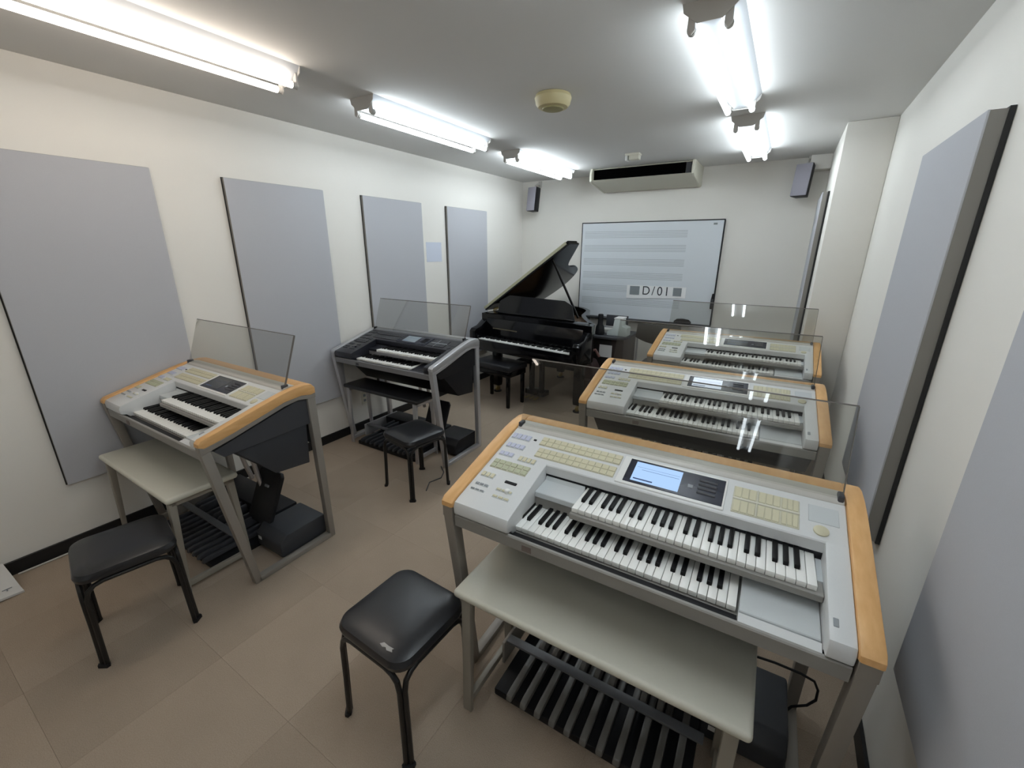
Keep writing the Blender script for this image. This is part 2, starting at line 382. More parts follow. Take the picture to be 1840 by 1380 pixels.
def make_organ(label):
    t = thing('electronic_organ', label, 'electronic organ', group='electronic organs')
    HW, IN = .615, .566
    # --- end frames with legs
    for sgn in (-1, 1):
        lo, hi = (-HW, -IN) if sgn < 0 else (IN, HW)
        obj('wood_rail', MB().prism(RAIL, 'x', lo, hi, bev=.006, seg=2, caps_only=True), M['wood'], t)
        sf = obj('side_frame', MB().prism(BAND, 'x', lo+.003, hi-.003, bev=.002, seg=1), M['metal'], t)
        fx0, fx1 = lo+.004, hi-.004
        obj('leg', MB().prism([(.0, .815), (.045, .812), (.148, .0), (.112, .0)], 'x', fx0, fx1, bev=.004), M['metal'], sf)
        obj('leg', MB().prism([(.552, .92), (.600, .93), (.605, .0), (.57, .0)], 'x', fx0, fx1, bev=.004), M['metal'], sf)
        obj('foot_bar', BX(fx0, fx1, .13, .58, 0, .03, bev=.004), M['metal'], sf)
    obj('rear_rail', MB().prism([(.515, .975), (.52, .993), (.545, 1.0), (.585, .994), (.602, .972), (.602, .93), (.585, .93), (.54, .96)], 'x', -IN, IN), M['wood'], t)
    obj('rear_panel', BX(-IN, IN, .582, .598, .62, .94), M['darkgrey'], t)
    obj('rest_channel', MB().prism([(.444, .97), (.446, .988), (.456, .997), (.49, 1.002), (.515, .998), (.52, .97)], 'x', -IN+.004, IN-.004, bev=.002, seg=1), M['holder'], t)
    # --- deck
    z = yz_plane
    ck = [(.010, .816), (.004, .822), (.002, .850), (.010, .866), (.03, z(.03)), (.29, z(.29)), (.29, .79), (.05, .79), (.03, .812)]
    lc = obj('left_cheek', MB().prism(ck, 'x', -IN+.001, -.345, bev=.004, seg=2, caps_only=True), M['deck'], t)
    rc = obj('right_cheek', MB().prism(ck, 'x', .511, IN-.001, bev=.004, seg=2, caps_only=True), M['deck'], t)
    up_ = obj('control_panel', MB().prism([(.287, .905), (.287, z(.287)), (.45, z(.45)), (.45, .905)], 'x', -IN+.001, IN-.001, bev=.003, seg=1), M['deck'], t)
    obj('underbody', MB().prism([(.02, .79), (.55, .79), (.585, .905), (.30, .905), (.30, .80)], 'x', -IN+.002, IN-.002), M['darkgrey'], t)
    obj('side_body', MB().prism([(.06, .80), (.50, .92), (.58, .91), (.59, .77), (.10, .755)], 'x', IN+.004, IN+.03), M['darkgrey'], t)
    obj('side_body', MB().prism([(.06, .80), (.50, .92), (.58, .91), (.59, .77), (.10, .755)], 'x', -IN-.03, -IN-.004), M['darkgrey'], t)
    obj('speaker_box', MB().prism([(.14, .79), (.16, .745), (.33, .555), (.525, .533), (.54, .79)], 'x', -IN-.02, IN+.02, bev=.005), M['blockgrey'], t)
    obj('front_rail', MB().prism([(.010, .768), (.008, .808), (.011, .812), (.019, .812), (.021, .79), (.05, .785), (.05, .768)], 'x', -IN+.001, IN-.001), M['slab'], t)
    obj('sticker', BX(-.292, -.258, .0065, .0095, .776, .796), M['sticker'], t)
    # --- lower manual
    bed = BX(-.345, .511, .045, .29, .782, .797, bev=.001, seg=1)
    keyboard(t, 'lower_keyboard', -.371, .0240, 29, .059, .19, .818, M['slab'], bed)
    obj('end_block', MB().prism([(.052, .797), (.056, .815), (.20, .832), (.20, .797)], 'x', .331, .510, bev=.002, seg=1), M['deck2'], t)
    obj('key_slip', BX(-.345, .329, .022, .054, .784, .798), M['black'], t)
    obj('lip', MB().prism([(.020, .785), (.020, .806), (.05, .813), (.05, .785)], 'x', .331, .510), M['deck'], t)
    # --- upper manual
    bed = MB().box(-.187, .5105, .14, .30, .855, .876, bev=.002, seg=1).box(-.345, .511, .20, .30, .80, .868, bev=.002, seg=1)
    keyboard(t, 'upper_keyboard', -.184, .0234, 29, .15, .145, .893, M['slab'], bed)
    obj('shelf', MB().prism([(.195, .858), (.197, .878), (.28, .884), (.288, .90), (.288, .858)], 'x', -.345, -.188, bev=.002, seg=1), M['deck2'], t)
    obj('shelf', MB().prism([(.195, .858), (.197, .878), (.288, .884), (.288, .858)], 'x', .4975, .511), M['deck2'], t)
    # --- screen
    sp = obj('screen_surround', tilt_block(MB(), -.090, .252, .298, .432, .004), M['white'], t)
    obj('bezel', tilt_block(MB(), -.066, .246, .309, .423, .0055), M['bezel'], t)
    sc = obj('screen', tilt_block(MB(), -.043, .114, .319, .414, .0062), M['screen'], t)
    obj('screen_line', tilt_block(MB(), -.018, .108, .376, .3785, .0066), M['screentext'], sc)
    obj('screen_line', tilt_block(MB(), -.036, .108, .388, .389, .0066), M['screentext'], sc)
    obj('screen_line', tilt_block(MB(), -.036, .03, .327, .334, .0066), M['screentext'], sc)
    for k in range(4):
        obj('screen_button', tilt_block(MB(), .168, .224, .336+k*.0185, .345+k*.0185, .009, bev=.002), M['darkgrey'], t)
    obj('jog_mark', tilt_block(MB(), .138, .154, .352, .366, .0075), M['greybtn'], t)
    # --- button banks
    def bank(x0, x1, y0, y1, nx, ny, bedm, bm_, gap=.004):
        b = obj('button_bank', tilt_block(MB(), x0, x1, y0, y1, .002), bedm, t)
        w, d = (x1-x0)/nx, (y1-y0)/ny
        me = None
        for j in range(ny):
            for i in range(nx):
                o = obj('button', tilt_block(MB(), x0+i*w+gap/2, x0+(i+1)*w-gap/2, y0+j*d+gap/2, y0+(j+1)*d-gap/2, .005), bm_, b)
    bank(-.425, -.098, .378, .426, 12, 2, M['btnbed'], M['btn'], .002)
    bank(-.412, -.100, .312, .362, 12, 2, M['btnbed'], M['btn'], .002)
    rb = obj('button_bank', tilt_block(MB(), .272, .450, .306, .417, .002), M['btnbed'], t)
    for y0, y1 in ((.309, .356), (.370, .414)):
        for x0, x1 in ((.275, .336), (.342, .40), (.404, .447)):
            for k in range(3):
                w = (x1-x0)/3
                obj('button', tilt_block(MB(), x0+k*w+.0008, x0+(k+1)*w-.0008, y0, y1, .0045), M['btn'], rb)
    obj('strip', tilt_block(MB(), .272, .450, .359, .367, .0055), M['cream'], rb)
    obj('strip', tilt_block(MB(), .3375, .3405, .306, .417, .0055), M['cream'], rb)
    bank(-.555, -.470, .380, .412, 4, 1, M['deck2'], M['bluebtn'])
    bank(-.548, -.468, .325, .352, 4, 1, M['deck2'], M['bluebtn'])
    bank(-.550, -.487, .274, .297, 3, 1, M['deck2'], M['bluebtn'])
    bank(-.462, -.388, .268, .294, 4, 1, M['deck2'], M['btn'])
    bank(-.545, -.390, .203, .250, 6, 2, M['btnbed'], M['greenbtn'])
    bank(-.551, -.495, .150, .174, 3, 1, M['deck2'], M['btn'])
    bank(-.545, -.490, .106, .118, 3, 1, M['deck2'], M['greybtn'])
    bank(-.548, -.490, .080, .089, 3, 1, M['deck2'], M['greybtn'])
    bank(-.457, -.392, .108, .120, 3, 1, M['deck2'], M['btn'])
    bank(-.453, -.386, .076, .088, 3, 1, M['deck2'], M['btn'])
    obj('slot', tilt_block(MB(), -.447, -.398, .150, .163, .003, bev=.003), M['black'], t)
    km = Matrix.Translation((-.412, .115, z(.115)-.002))
    obj('knob', MB().lathe([(.010, 0), (.010, .010), (.007, .013)], 16, km), M['white'], t)
    obj('small_plate', tilt_block(MB(), -.457, -.445, .394, .402, .003), M['black'], t)
    obj('label_plate', tilt_block(MB(), .472, .546, .352, .418, .0015), M['deck2'], t)
    e = MB().lathe([(.019, 0), (.019, .006), (.013, .009)], 22, Matrix.Translation((.502, .323, z(.323)-.002)) @ Matrix.Rotation(.27, 4, 'X'))
    obj('dial', e, M['btn'], t)
    obj('cheek_button', tilt_block(MB(), .520, .531, .044, .066, .002), M['greybtn'], t)
    # --- clear music rest
    a, b = (.463, .992), (.562, 1.262)
    n = Vector((0, b[1]-a[1], -(b[0]-a[0]))).normalized()*.005
    pr = [(a[0]-n.y, a[1]-n.z), (b[0]-n.y, b[1]-n.z), (b[0]+n.y, b[1]+n.z), (a[0]+n.y, a[1]+n.z)]
    mr = obj('music_rest', MB().prism(pr, 'x', -.556, .556), M['acryl'], t)
    d = Vector((0, b[0]-a[0], b[1]-a[1])).normalized()*.004
    pr2 = [(b[0]-n.y, b[1]-n.z), (b[0]+n.y, b[1]+n.z), (b[0]+n.y+d.y, b[1]+n.z+d.z), (b[0]-n.y+d.y, b[1]-n.z+d.z)]
    obj('pane_edge', MB().prism(pr2, 'x', -.556, .556), M['acryl_edge'], mr)
    obj('pane_edge', MB().prism(pr, 'x', .556, .558), M['acryl_edge'], mr)
    for xx in (-.552, .552):
        obj('hinge', BX(xx-.008, xx+.008, .45, .485, .985, 1.012, bev=.003, seg=1), M['darkgrey'], mr)
    # --- pedalboard
    pb = obj('pedalboard', MB().box(-.43, .30, .045, .56, 0, .035, bev=.006).box(-.44, .28, .40, .57, .035, .15, bev=.006), M['black'], t)
    nat = key_mesh('pedal', MB().prism([(.012, .055), (.02, .078), (.05, .082), (.42, .082), (.42, .055)], 'x', -.0125, .0125, bev=.005, seg=2), M['pedal'])
    shp = key_mesh('raised_pedal', MB().prism([(.225, .08), (.225, .125), (.24, .133), (.40, .133), (.40, .08)], 'x', -.011, .011, bev=.005, seg=2), M['pedal'])
    for k in range(11):
        inst('pedal', nat, pb, (-.345+k*.06, 0, 0))
        if k % 7 not in (2, 6) and k < 10: inst('raised_pedal', shp, pb, (-.315+k*.06, 0, 0))
    obj('crossbar', BX(-.448, .316, .168, .205, .138, .15, bev=.003), M['pedalbar'], t)
    obj('bracket', BX(-.458, -.446, .15, .56, .04, .15, bev=.003), M['metal'], t)
    rb2 = obj('base_speaker', MB().prism([(.29, .02), (.29, .105), (.335, .148), (.58, .150), (.58, .02)], 'x', .30, .562, bev=.01), M['blockgrey'], t)
    obj('badge', MB().box(.325, .355, .288, .2905, .07, .09), M['white'], rb2)
    ep = obj('expression_pedal', MB().prism([(-.105, -.16), (.105, -.16), (.12, -.14), (.12, .14), (.10, .165), (-.10, .165), (-.12, .14), (-.12, -.14)], 'z', -.012, .012, bev=.006, seg=2,
             mtx=Matrix.Translation((.245, .41, .265)) @ Matrix.Rotation(1.15, 4, 'X')), M['black'], t)
    obj('pad', BX(-.02, .02, .02, .035, -.004, .004, bev=.002, mtx=Matrix.Translation((.275, .40, .32)) @ Matrix.Rotation(1.15, 4, 'X')), M['greybtn'], ep)
    obj('pedal_arm', MB().tube([(.16, .40, .56), (.16, .42, .40), (.17, .43, .30)], .014, 8), M['silver'], t)
    obj('pedal_arm', MB().tube([(.08, .38, .56), (.08, .40, .44), (.09, .42, .34)], .014, 8), M['silver'], t)
    obj('power_cord', MB().tube([(.30, .50, .24), (.40, .5, .262), (.50, .5, .273), (.58, .5, .272), (.622, .5, .262), (.638, .5, .23), (.640, .5, .185), (.62, .5, .145), (.58, .5, .11), (.55, .5, .04)], .0045, 8), M['black'], t)
    return t
OA = make_organ('electronic organ with light wood trim in right foreground, blue screen lit')
OA.location = (3.034, 1.001, 0); OA.rotation_euler.z = .020
go = 'electronic organs'
def no_cord(r):          # only the foreground organ shows its cord
    for ch in list(r.children):
        if ch.name.startswith('power_cord'): bpy.data.objects.remove(ch)
    return r
OB = no_cord(dup(OA, (3.022, 2.253, 0), .042, 'wood-trimmed electronic organ in middle of the right row, pale screen', go, {M['screen']: M['screen2']}))
OC = no_cord(dup(OA, (3.050, 3.628, 0), .013, 'farthest wood-trimmed electronic organ, right row below the whiteboard', go, {M['screen']: M['screenoff']}))
OD = no_cord(dup(OA, (.625, .732, 0), .012, 'wood-trimmed electronic organ by left wall beside the large grey panel', go, {M['screen']: M['screenoff'], M['pedal']: M['darkgrey']}, scale=(.945, 1, 1)))
dk = mat('gloss_charcoal_deck', (.018, .019, .026), .3)
OM = dup(OA, (.655, 2.252, 0), .012, 'black and silver electronic organ by left wall in front of the grand piano', go,
         {M['wood']: M['silver'], M['metal']: M['silver'], M['deck']: dk, M['deck2']: dk, M['holder']: mat('grey_channel', (.16, .165, .18), .35), M['slab']: mat('mid_grey_rail', (.2, .2, .21), .4),
          M['white']: M['bezel'], M['screen']: mat('greyblue_screen', (.25, .30, .34), .2), M['btn']: M['darkgrey'], M['btnbed']: M['black'], M['bluebtn']: M['darkgrey'],
          M['greenbtn']: M['darkgrey'], M['greybtn']: M['darkgrey'], M['cream']: M['greybtn'], M['sticker']: M['darkgrey'], M['pedal']: M['blockgrey'], M['darkgrey']: M['black'], M['blockgrey']: M['black']}, scale=(.945, 1, 1)); no_cord(OM)

# ---------------------------------------------------------------- benches
def make_bench(label):
    t = thing('organ_bench', label, 'bench', group='organ benches')
    obj('seat', MB().prism([(-.47, -.165), (.47, -.165), (.47, .165), (-.47, .165)], 'z', .528, .56, bev=.014, seg=4), M['bench'], t)
    for sx in (-1, 1):
        x0, x1 = (sx*.425-.019, sx*.425+.019)
        lf = obj('leg_frame', BX(x0, x1, -.14, .14, .50, .529, bev=.003), M['benchleg'], t)
        for sy in (-1, 1):
            obj('leg', MB().prism([(sy*.150, .527), (sy*.115, .527), (sy*.147, 0), (sy*.163, 0)], 'x', x0, x1, bev=.004), M['benchleg'], lf)
        obj('stretcher', BX(x0+.008, x1-.008, -.145, .145, .03, .06, bev=.003), M['benchleg'], lf)
    return t
gb = 'organ benches'
BA = make_bench('long beige organ bench pushed under the foreground organ')
def at_organ(o, lx, ly):
    th = o.rotation_euler.z; cc, ss = math.cos(th), math.sin(th)
    return (o.location.x + cc*lx - ss*ly, o.location.y + ss*lx + cc*ly, 0)
BA.location = at_organ(OA, -.06, .10); BA.rotation_euler.z = .02
dup(BA, at_organ(OB, -.06, .10), .042, 'beige organ bench under the middle organ of right row', gb)
dup(BA, at_organ(OC, -.06, .10), .013, 'beige organ bench under the farthest organ of right row', gb)
dup(BA, (.547, .795, 0), .0, 'long beige organ bench under left wood-trimmed organ, by the wall', gb, scale=(.95, 1, 1))
dup(BA, (.577, 2.41, 0), .0, 'black-topped organ bench with silver legs under the black organ', gb, {M['bench']: M['vinyl'], M['benchleg']: M['silver']}, scale=(.95, .75, 1))

# ---------------------------------------------------------------- stools
def make_stool(label):
    t = thing('stool', label, 'stool', group='black vinyl stools')
    H = .165
    def rr(h, r, n=6):
        p = []
        for cx, cy, a0 in ((h-r, h-r, 0), (-h+r, h-r, 90), (-h+r, -h+r, 180), (h-r, -h+r, 270)):
            for k in range(n+1):
                a = math.radians(a0 + 90*k/n); p.append((cx+r*math.cos(a), cy+r*math.sin(a)))
        return p
    b = bmesh.new(); rings = []
    for h, r, z in ((H-.01, .05, .405), (H+.004, .055, .412), (H+.008, .058, .43), (H+.002, .06, .448), (H-.02, .06, .459), (H-.06, .055, .463), (.05, .03, .465)):
        rings.append([b.verts.new((px, py, z)) for px, py in rr(h, r)])
    for i in range(len(rings)-1):
        n = len(rings[0])
        for k in range(n): b.faces.new((rings[i][k], rings[i][(k+1) % n], rings[i+1][(k+1) % n], rings[i+1][k]))
    b.faces.new(rings[0][::-1]); b.faces.new(rings[-1])
    mb = MB(); mb._merge(b)
    obj('seat', mb, M['vinyl'], t)
    D, zt = .172, .398
    for sx, sy in ((1, 1), (-1, 1), (-1, -1), (1, -1)):
        m2 = MB()
        for ax in (0, 1):      # two bent tubes run side by side down each corner
            def P(along, out, z): return (sx*(D-along+out), sy*(D+out-.012), z) if ax == 0 else (sx*(D+out-.012), sy*(D-along+out), z)
            m2.tube([P(.172, 0, zt), P(.085, 0, zt), P(.055, 0, zt-.008), P(.033, 0, zt-.028), P(.024, .001, zt-.065), P(.024, .003, .20), P(.024, .008, .004)], .0098, 10)
        lg = obj('leg', m2, M['tube_black'], t)
        obj('foot_cap', MB().prism([(sx*.182-sx*.034, sy*.182), (sx*.182-sx*.022, sy*.182+sy*.004), (sx*.186, sy*.160), (sx*.182, sy*.148), (sx*.168, sy*.146), (sx*.146, sy*.168)], 'z', 0, .014), M['black'], lg)
    return t
gs = 'black vinyl stools'
SA = make_stool('black vinyl stool with torn seat edge beside the foreground bench')
SB = dup(SA, (.993, .447, 0), -.197, 'black vinyl stool by the beige bench at left', gs)
SB_ = dup(SA, (1.21, 2.057, 0), -.17, 'black vinyl stool in front of the black organ', gs)
SA.location = (2.335, .842, 0); SA.rotation_euler.z = -.03
seat = [c_ for c_ in SA.children if c_.name.startswith('seat')][0]
tp = MB().prism([(-.026, -.006), (-.01, -.010), (.002, -.005), (.012, -.011), (.034, -.006), (.026, .001), (.030, .006), (.006, .004), (-.016, .005)], 'z', .4505, .4525, mtx=Matrix.Translation((.075, -.138, .008)) @ Matrix.Rotation(0.0, 4, 'X'))
o = obj('torn_patch', tp, M['torn'], seat); o['label'] = 'pale torn patch in the vinyl'

# ---------------------------------------------------------------- grand piano
PN = thing('grand_piano', 'black lacquered grand piano with open lid in the far left corner', 'piano', (.29, 3.945, 0), math.radians(-7.2))
P_ = M['piano']
def smooth_curve(ctrl, n=6):
    out = []
    for i in range(len(ctrl)-1):
        p0 = Vector(ctrl[max(i-1, 0)]); p1 = Vector(ctrl[i]); p2 = Vector(ctrl[i+1]); p3 = Vector(ctrl[min(i+2, len(ctrl)-1)])
        for k in range(n):
            t_ = k/n
            out.append(tuple(.5*((2*p1)+(p2-p0)*t_+(2*p0-5*p1+4*p2-p3)*t_*t_+(3*p1-p0-3*p2+p3)*t_**3)))
    out.append(tuple(ctrl[-1])); return out
bent = smooth_curve([(1.46, .32), (1.35, .46), (1.20, .64), (1.06, .84), (.98, 1.04), (.88, 1.26), (.70, 1.43), (.48, 1.53), (.24, 1.54), (.06, 1.48), (.0, 1.36)], 5)
outer = [(0, .22), (1.48, .22)] + bent
def inset(poly, d):
    n = len(poly); out = []
    for i in range(n):
        p0, p1, p2 = Vector(poly[i-1]), Vector(poly[i]), Vector(poly[(i+1) % n])
        e1, e2 = (p1-p0).normalized(), (p2-p1).normalized()
        nn = (Vector((-e1.y, e1.x))+Vector((-e2.y, e2.x)))
        nn = nn.normalized() if nn.length > 1e-6 else Vector((-e1.y, e1.x))
        out.append(tuple(p1 + nn*d))
    return out
inn = inset(outer, .05)
def ring(outp, inp, z0, z1):
    b = bmesh.new(); n = len(outp)
    o0 = [b.verts.new((*p, z0)) for p in outp]; o1 = [b.verts.new((*p, z1)) for p in outp]
    i0 = [b.verts.new((*p, z0)) for p in inp]; i1 = [b.verts.new((*p, z1)) for p in inp]
    for k in range(n):
        j = (k+1) % n
        b.faces.new((o0[k], o0[j], o1[j], o1[k])); b.faces.new((i0[j], i0[k], i1[k], i1[j])); b.faces.new((o1[k], o1[j], i1[j], i1[k])); b.faces.new((o0[j], o0[k], i0[k], i0[j]))
    bmesh.ops.recalc_face_normals(b, faces=b.faces[:])
    m = MB(); m._merge(b); return m
obj('case_rim', ring(outer, inn, .60, .985), P_, PN)
obj('soundboard', MB().prism(inset(outer, .045), 'z', .84, .87), mat('soundboard', (.16, .085, .035), .4), PN)
obj('case_bottom', MB().prism(inset(outer, .06), 'z', .62, .66), P_, PN)
for x0, x1 in ((0, .085), (1.395, 1.48)):
    obj('cheek', MB().prism([(.0, .60), (.0, .80), (.03, .83), (.12, .85), (.24, .93), (.24, .60)], 'x', x0, x1, bev=.006), P_, PN)
obj('key_bed', BX(.0, 1.48, .02, .24, .59, .665, bev=.004), P_, PN)
obj('key_slip', BX(.085, 1.395, .0, .02, .60, .715, bev=.004), P_, PN)
for x0, x1 in ((.085, .125), (1.355, 1.395)): obj('key_block', BX(x0, x1, .022, .17, .665, .755, bev=.004), P_, PN)
kw = MB(); kb = MB(); p_ = 1.23/52
for i in range(52):
    kw.box(.125+i*p_+.0006, .125+(i+1)*p_-.0006, .022, .17, .70, .722)
    if i < 51 and ((i+5) % 7) not in (2, 6): kb.box(.125+(i+1)*p_-.006, .125+(i+1)*p_+.006, .07, .17, .722, .734)
o = obj('white_keys', kw, M['wkey'], PN); o['kind'] = 'stuff'
o = obj('black_keys', kb, M['bkey'], PN); o['kind'] = 'stuff'
fbm = Matrix.Translation((0, .185, .735)) @ Matrix.Rotation(-.18, 4, 'X')
fb = obj('fallboard', BX(.087, 1.393, -.012, .012, 0, .205, bev=.006, mtx=fbm), P_, PN)
obj('nameplate', BX(.20, .56, -.0135, -.0125, .085, .097, mtx=fbm), mat('faint_inlay', (.10, .085, .05), .4), fb)
obj('top_board', BX(.002, 1.40, .23, .40, .945, .985, bev=.004), P_, PN)
dm = Matrix.Translation((.64, .36, .985)) @ Matrix.Rotation(-.25, 4, 'X')
md = obj('music_desk', MB().prism([(-.50, 0), (.56, 0), (.50, .16), (.40, .205), (-.44, .215), (-.50, .17)], 'y', -.008, .008, mtx=dm), M['piano'], PN)
obj('desk_ledge', BX(-.50, .56, -.05, .0, -.004, .012, bev=.003, mtx=dm), P_, md)
# lid: hinged along the bass side, raised by the prop
LA = math.radians(33.5)
lm = Matrix.Translation((-.075, 0, .99)) @ Matrix.Rotation(-LA, 4, 'Y')
lidc = smooth_curve([(1.40, .56), (1.23, .70), (1.05, .85), (.955, .98), (.945, 1.14), (.86, 1.32), (.69, 1.45), (.47, 1.53), (.24, 1.54), (.05, 1.49), (0, 1.38)], 5)
obj('lid', MB().prism([(0, .37), (1.40, .37)] + lidc, 'z', 0, .022, bev=.004, seg=1, caps_only=True, mtx=lm), P_, PN)
obj('lid_flap', MB().prism([(.0, .375), (1.395, .375), (1.395, .55), (1.22, .69), (.0, .72)], 'z', .024, .046, bev=.006, seg=2, caps_only=True, mtx=lm), P_, PN)
for v in (.55, 1.15): obj('hinge', BX(-.02, .03, v-.03, v+.03, -.012, .0, mtx=lm), M['gold'], PN)
obj('lid_prop', MB().tube([(1.10, .60, .985), (.86, .42, 1.602)], .013, 8), P_, PN)
def pleg(x, y):
    l = obj('leg', MB().prism([(-.05, .62), (.05, .62), (.042, .12), (.03, .08), (-.03, .08), (-.042, .12)], 'x', -.045, .045, bev=.006, mtx=Matrix.Translation((x, y, 0))), P_, PN)
    obj('caster', MB().tube([(x-.012, y, .035), (x+.012, y, .035)], .035, 14), M['gold'], l)
    obj('caster_cup', MB().lathe([(.05, 0), (.05, .01), (.03, .012)], 16, Matrix.Translation((x, y, 0))), M['black'], l)
    return l
obj('edge_reflection', MB().prism([(.0, .364), (1.37, .364), (1.37, .3695), (.0, .3695)], 'z', .018, .048, bev=.001, seg=1, mtx=lm), mat('painted_pale_reflection', (.50, .48, .33), .35), PN)  # pale reflection painted as a strip along the black flap's front edge
pleg(.14, .34); pleg(1.30, .34); pleg(.42, 1.36)
ly = obj('pedal_lyre', MB().box(.66, .70, .30, .36, .14, .62, bev=.004).box(.80, .84, .30, .36, .14, .62, bev=.004).box(.62, .88, .28, .40, .09, .15, bev=.006), P_, PN)
for k in range(3): obj('pedal', MB().prism([(-.012, 0), (.012, 0), (.018, -.08), (0, -.10), (-.018, -.08)], 'z', .07, .08, bev=.002, seg=1, mtx=Matrix.Translation((.69+k*.06, .28, 0))), M['gold'], ly)

PB = thing('piano_bench', 'black piano bench pushed under the grand piano keyboard', 'bench', (.70, 3.96, 0), math.radians(-7))
obj('seat', BX(-.28, .28, -.17, .17, .42, .49, bev=.02, seg=3), M['vinyl'], PB)
obj('apron', BX(-.265, .265, -.155, .155, .36, .42, bev=.004), P_, PB)
for sx in (-1, 1):
    for sy in (-1, 1): obj('leg', MB().prism([(-.02, .37), (.02, .37), (.014, 0), (-.014, 0)], 'x', -.018, .018, bev=.003, mtx=Matrix.Translation((sx*.235, sy*.13, 0))), P_, PB)

# ---------------------------------------------------------------- whiteboard and its magnets
WB = thing('whiteboard', 'wall whiteboard with black frame and printed music staves on back wall', 'whiteboard', (1.80, RD, .84))
bx0, bx1, bh = -.858, .853, 1.198
WF = obj('board', BX(bx0, bx1, -.02, 0, 0, bh), M['board'], WB)
for a in ((bx0-.008, bx1+.008, -.026, 0, bh-.002, bh+.010), (bx0-.008, bx0+.002, -.026, 0, 0, bh), (bx1-.003, bx1+.012, -.028, 0, 0, bh)):
    obj('frame_bar', BX(*a, bev=.002, seg=1), M['frame'], WB)
obj('pen_tray', MB().prism([(-.075, -.012), (-.07, -.002), (-.03, .004), (0, .004), (0, -.03), (-.06, -.03)], 'x', bx0-.008, bx1+.012, bev=.003, seg=1), M['frame'], WB)
SL = mat('stave_line', (.50, .54, .575), .5)
for k in range(6):
    zc = bh - (.143 + k*.168)
    st = MB()
    for j in range(5): st.box(bx0+.04, bx1-.38, -.0206, -.0200, zc-.036+j*.018-.0035, zc-.036+j*.018+.0035)
    obj('stave', st, SL, WF)
obj('corner_mark', BX(bx1-.11, bx1-.07, -.0206, -.02, bh-.05, bh-.03), M['greyprint'], WF)
def on_board(x0, x1, z0, z1, d0=.0, d1=.003): return BX(x0-1.80, x1-1.80, -.0265-d1, -.0265-d0, z0-.84, z1-.84)
KC = thing('keyboard_chart', 'white magnetic keyboard chart with dark marks stuck low on the whiteboard', 'chart', (1.80, RD, .84))
ch = obj('sheet', MB().prism([(-.195, .265), (.535, .305), (.535, .435), (-.195, .435)], 'y', -.026, -.0215), M['paper'], KC)
for nm, x0, x1, z0, z1 in (('square', -.155, -.03, .315, .425), ('square', .385, .485, .325, .425)):
    obj(nm, BX(x0, x1, -.0268, -.0262, z0, z1), M['greyprint'], ch)
def mark(char, xc, zc, size, sx=1.0):
    cu = bpy.data.curves.new('t', 'FONT'); cu.body = char; cu.size = size; cu.align_x = 'CENTER'; cu.align_y = 'CENTER'; cu.extrude = .0004; cu.offset = .0
    to = bpy.data.objects.new('t', cu); COL.objects.link(to)
    dg = bpy.context.evaluated_depsgraph_get(); me = bpy.data.meshes.new_from_object(to.evaluated_get(dg))
    bpy.data.objects.remove(to); bpy.data.curves.remove(cu)
    me.transform(Matrix.Translation((xc, -.027, zc)) @ Matrix.Diagonal((sx, 1, 1, 1)) @ Matrix.Rotation(PI/2, 4, 'X'))
    me.materials.clear(); me.materials.append(M['ink'])
    o = bpy.data.objects.new('printed_mark', me); COL.objects.link(o); o.parent = ch
for chx, xc in (('D', .055), ('/', .145), ('0', .225), ('1', .31)): mark(chx, xc, .37, .155, .9)
t = thing('magnet_clip', 'black magnetic clip on the right edge of the whiteboard', 'clip', (2.648, RD-.03, 1.13))
obj('clip_body', MB().prism([(-.02, -.09), (.012, -.09), (.02, .02), (.012, .09), (-.012, .09), (-.02, .02)], 'y', -.02, 0, bev=.004, seg=1), M['black'], t)
obj('clip_lever', BX(-.01, .01, -.032, -.018, -.06, .03, bev=.004), M['darkgrey'], t)
t = thing('board_eraser', 'dark eraser lying on the whiteboard pen tray', 'eraser', (2.34, RD-.035, .846))
obj('felt', BX(-.10, .10, -.028, .008, 0, .02, bev=.003), M['darkgrey'], t)
obj('grip', MB().prism([(-.10, .02), (.10, .02), (.07, .046), (.0, .054), (-.07, .046)], 'y', -.026, .006, bev=.004), M['black'], t)

# ---------------------------------------------------------------- air conditioner
AC = thing('air_conditioner', 'cream ceiling-mounted air conditioner above the whiteboard', 'air conditioner', (1.785, 5.15, RH))
x0, x1 = -.545, .545
# profile in (y,z): flat top, slim front mouth, belly sloping to the back
obj('body', MB().prism([(.02, -.001), (.47, -.001), (.475, -.205), (.44, -.21), (.0, -.150), (-.035, -.135), (-.045, -.130), (-.02, -.124), (.05, -.118), (.05, -.016), (.0, -.014), (-.005, -.010)], 'x', x0, x1), M['cream'], AC)
obj('intake', BX(x0+.002, x1-.075, .012, .045, -.119, -.015), M['void'], AC)
for k in range(3): obj('louvre', MB().prism([(.004, -.04-k*.025), (.011, -.038-k*.025), (.011, -.041-k*.025), (.004, -.043-k*.025)], 'x', x0+.01, x1-.08), M['void'], AC)
obj('control_plate', BX(x1-.066, x1-.016, .014, .05, -.116, -.018), M['darkgrey'], AC)
for e in (-1, 1):
    a, b = (x1, x1+.03) if e > 0 else (x0-.03, x0)
    obj('end_cap', MB().prism([(-.02, -.001), (.48, -.001), (.482, -.20), (.44, -.215), (.0, -.155), (-.045, -.135), (-.05, -.06)], 'x', a, b, bev=.008, seg=2, caps_only=True), M['cream'], AC)

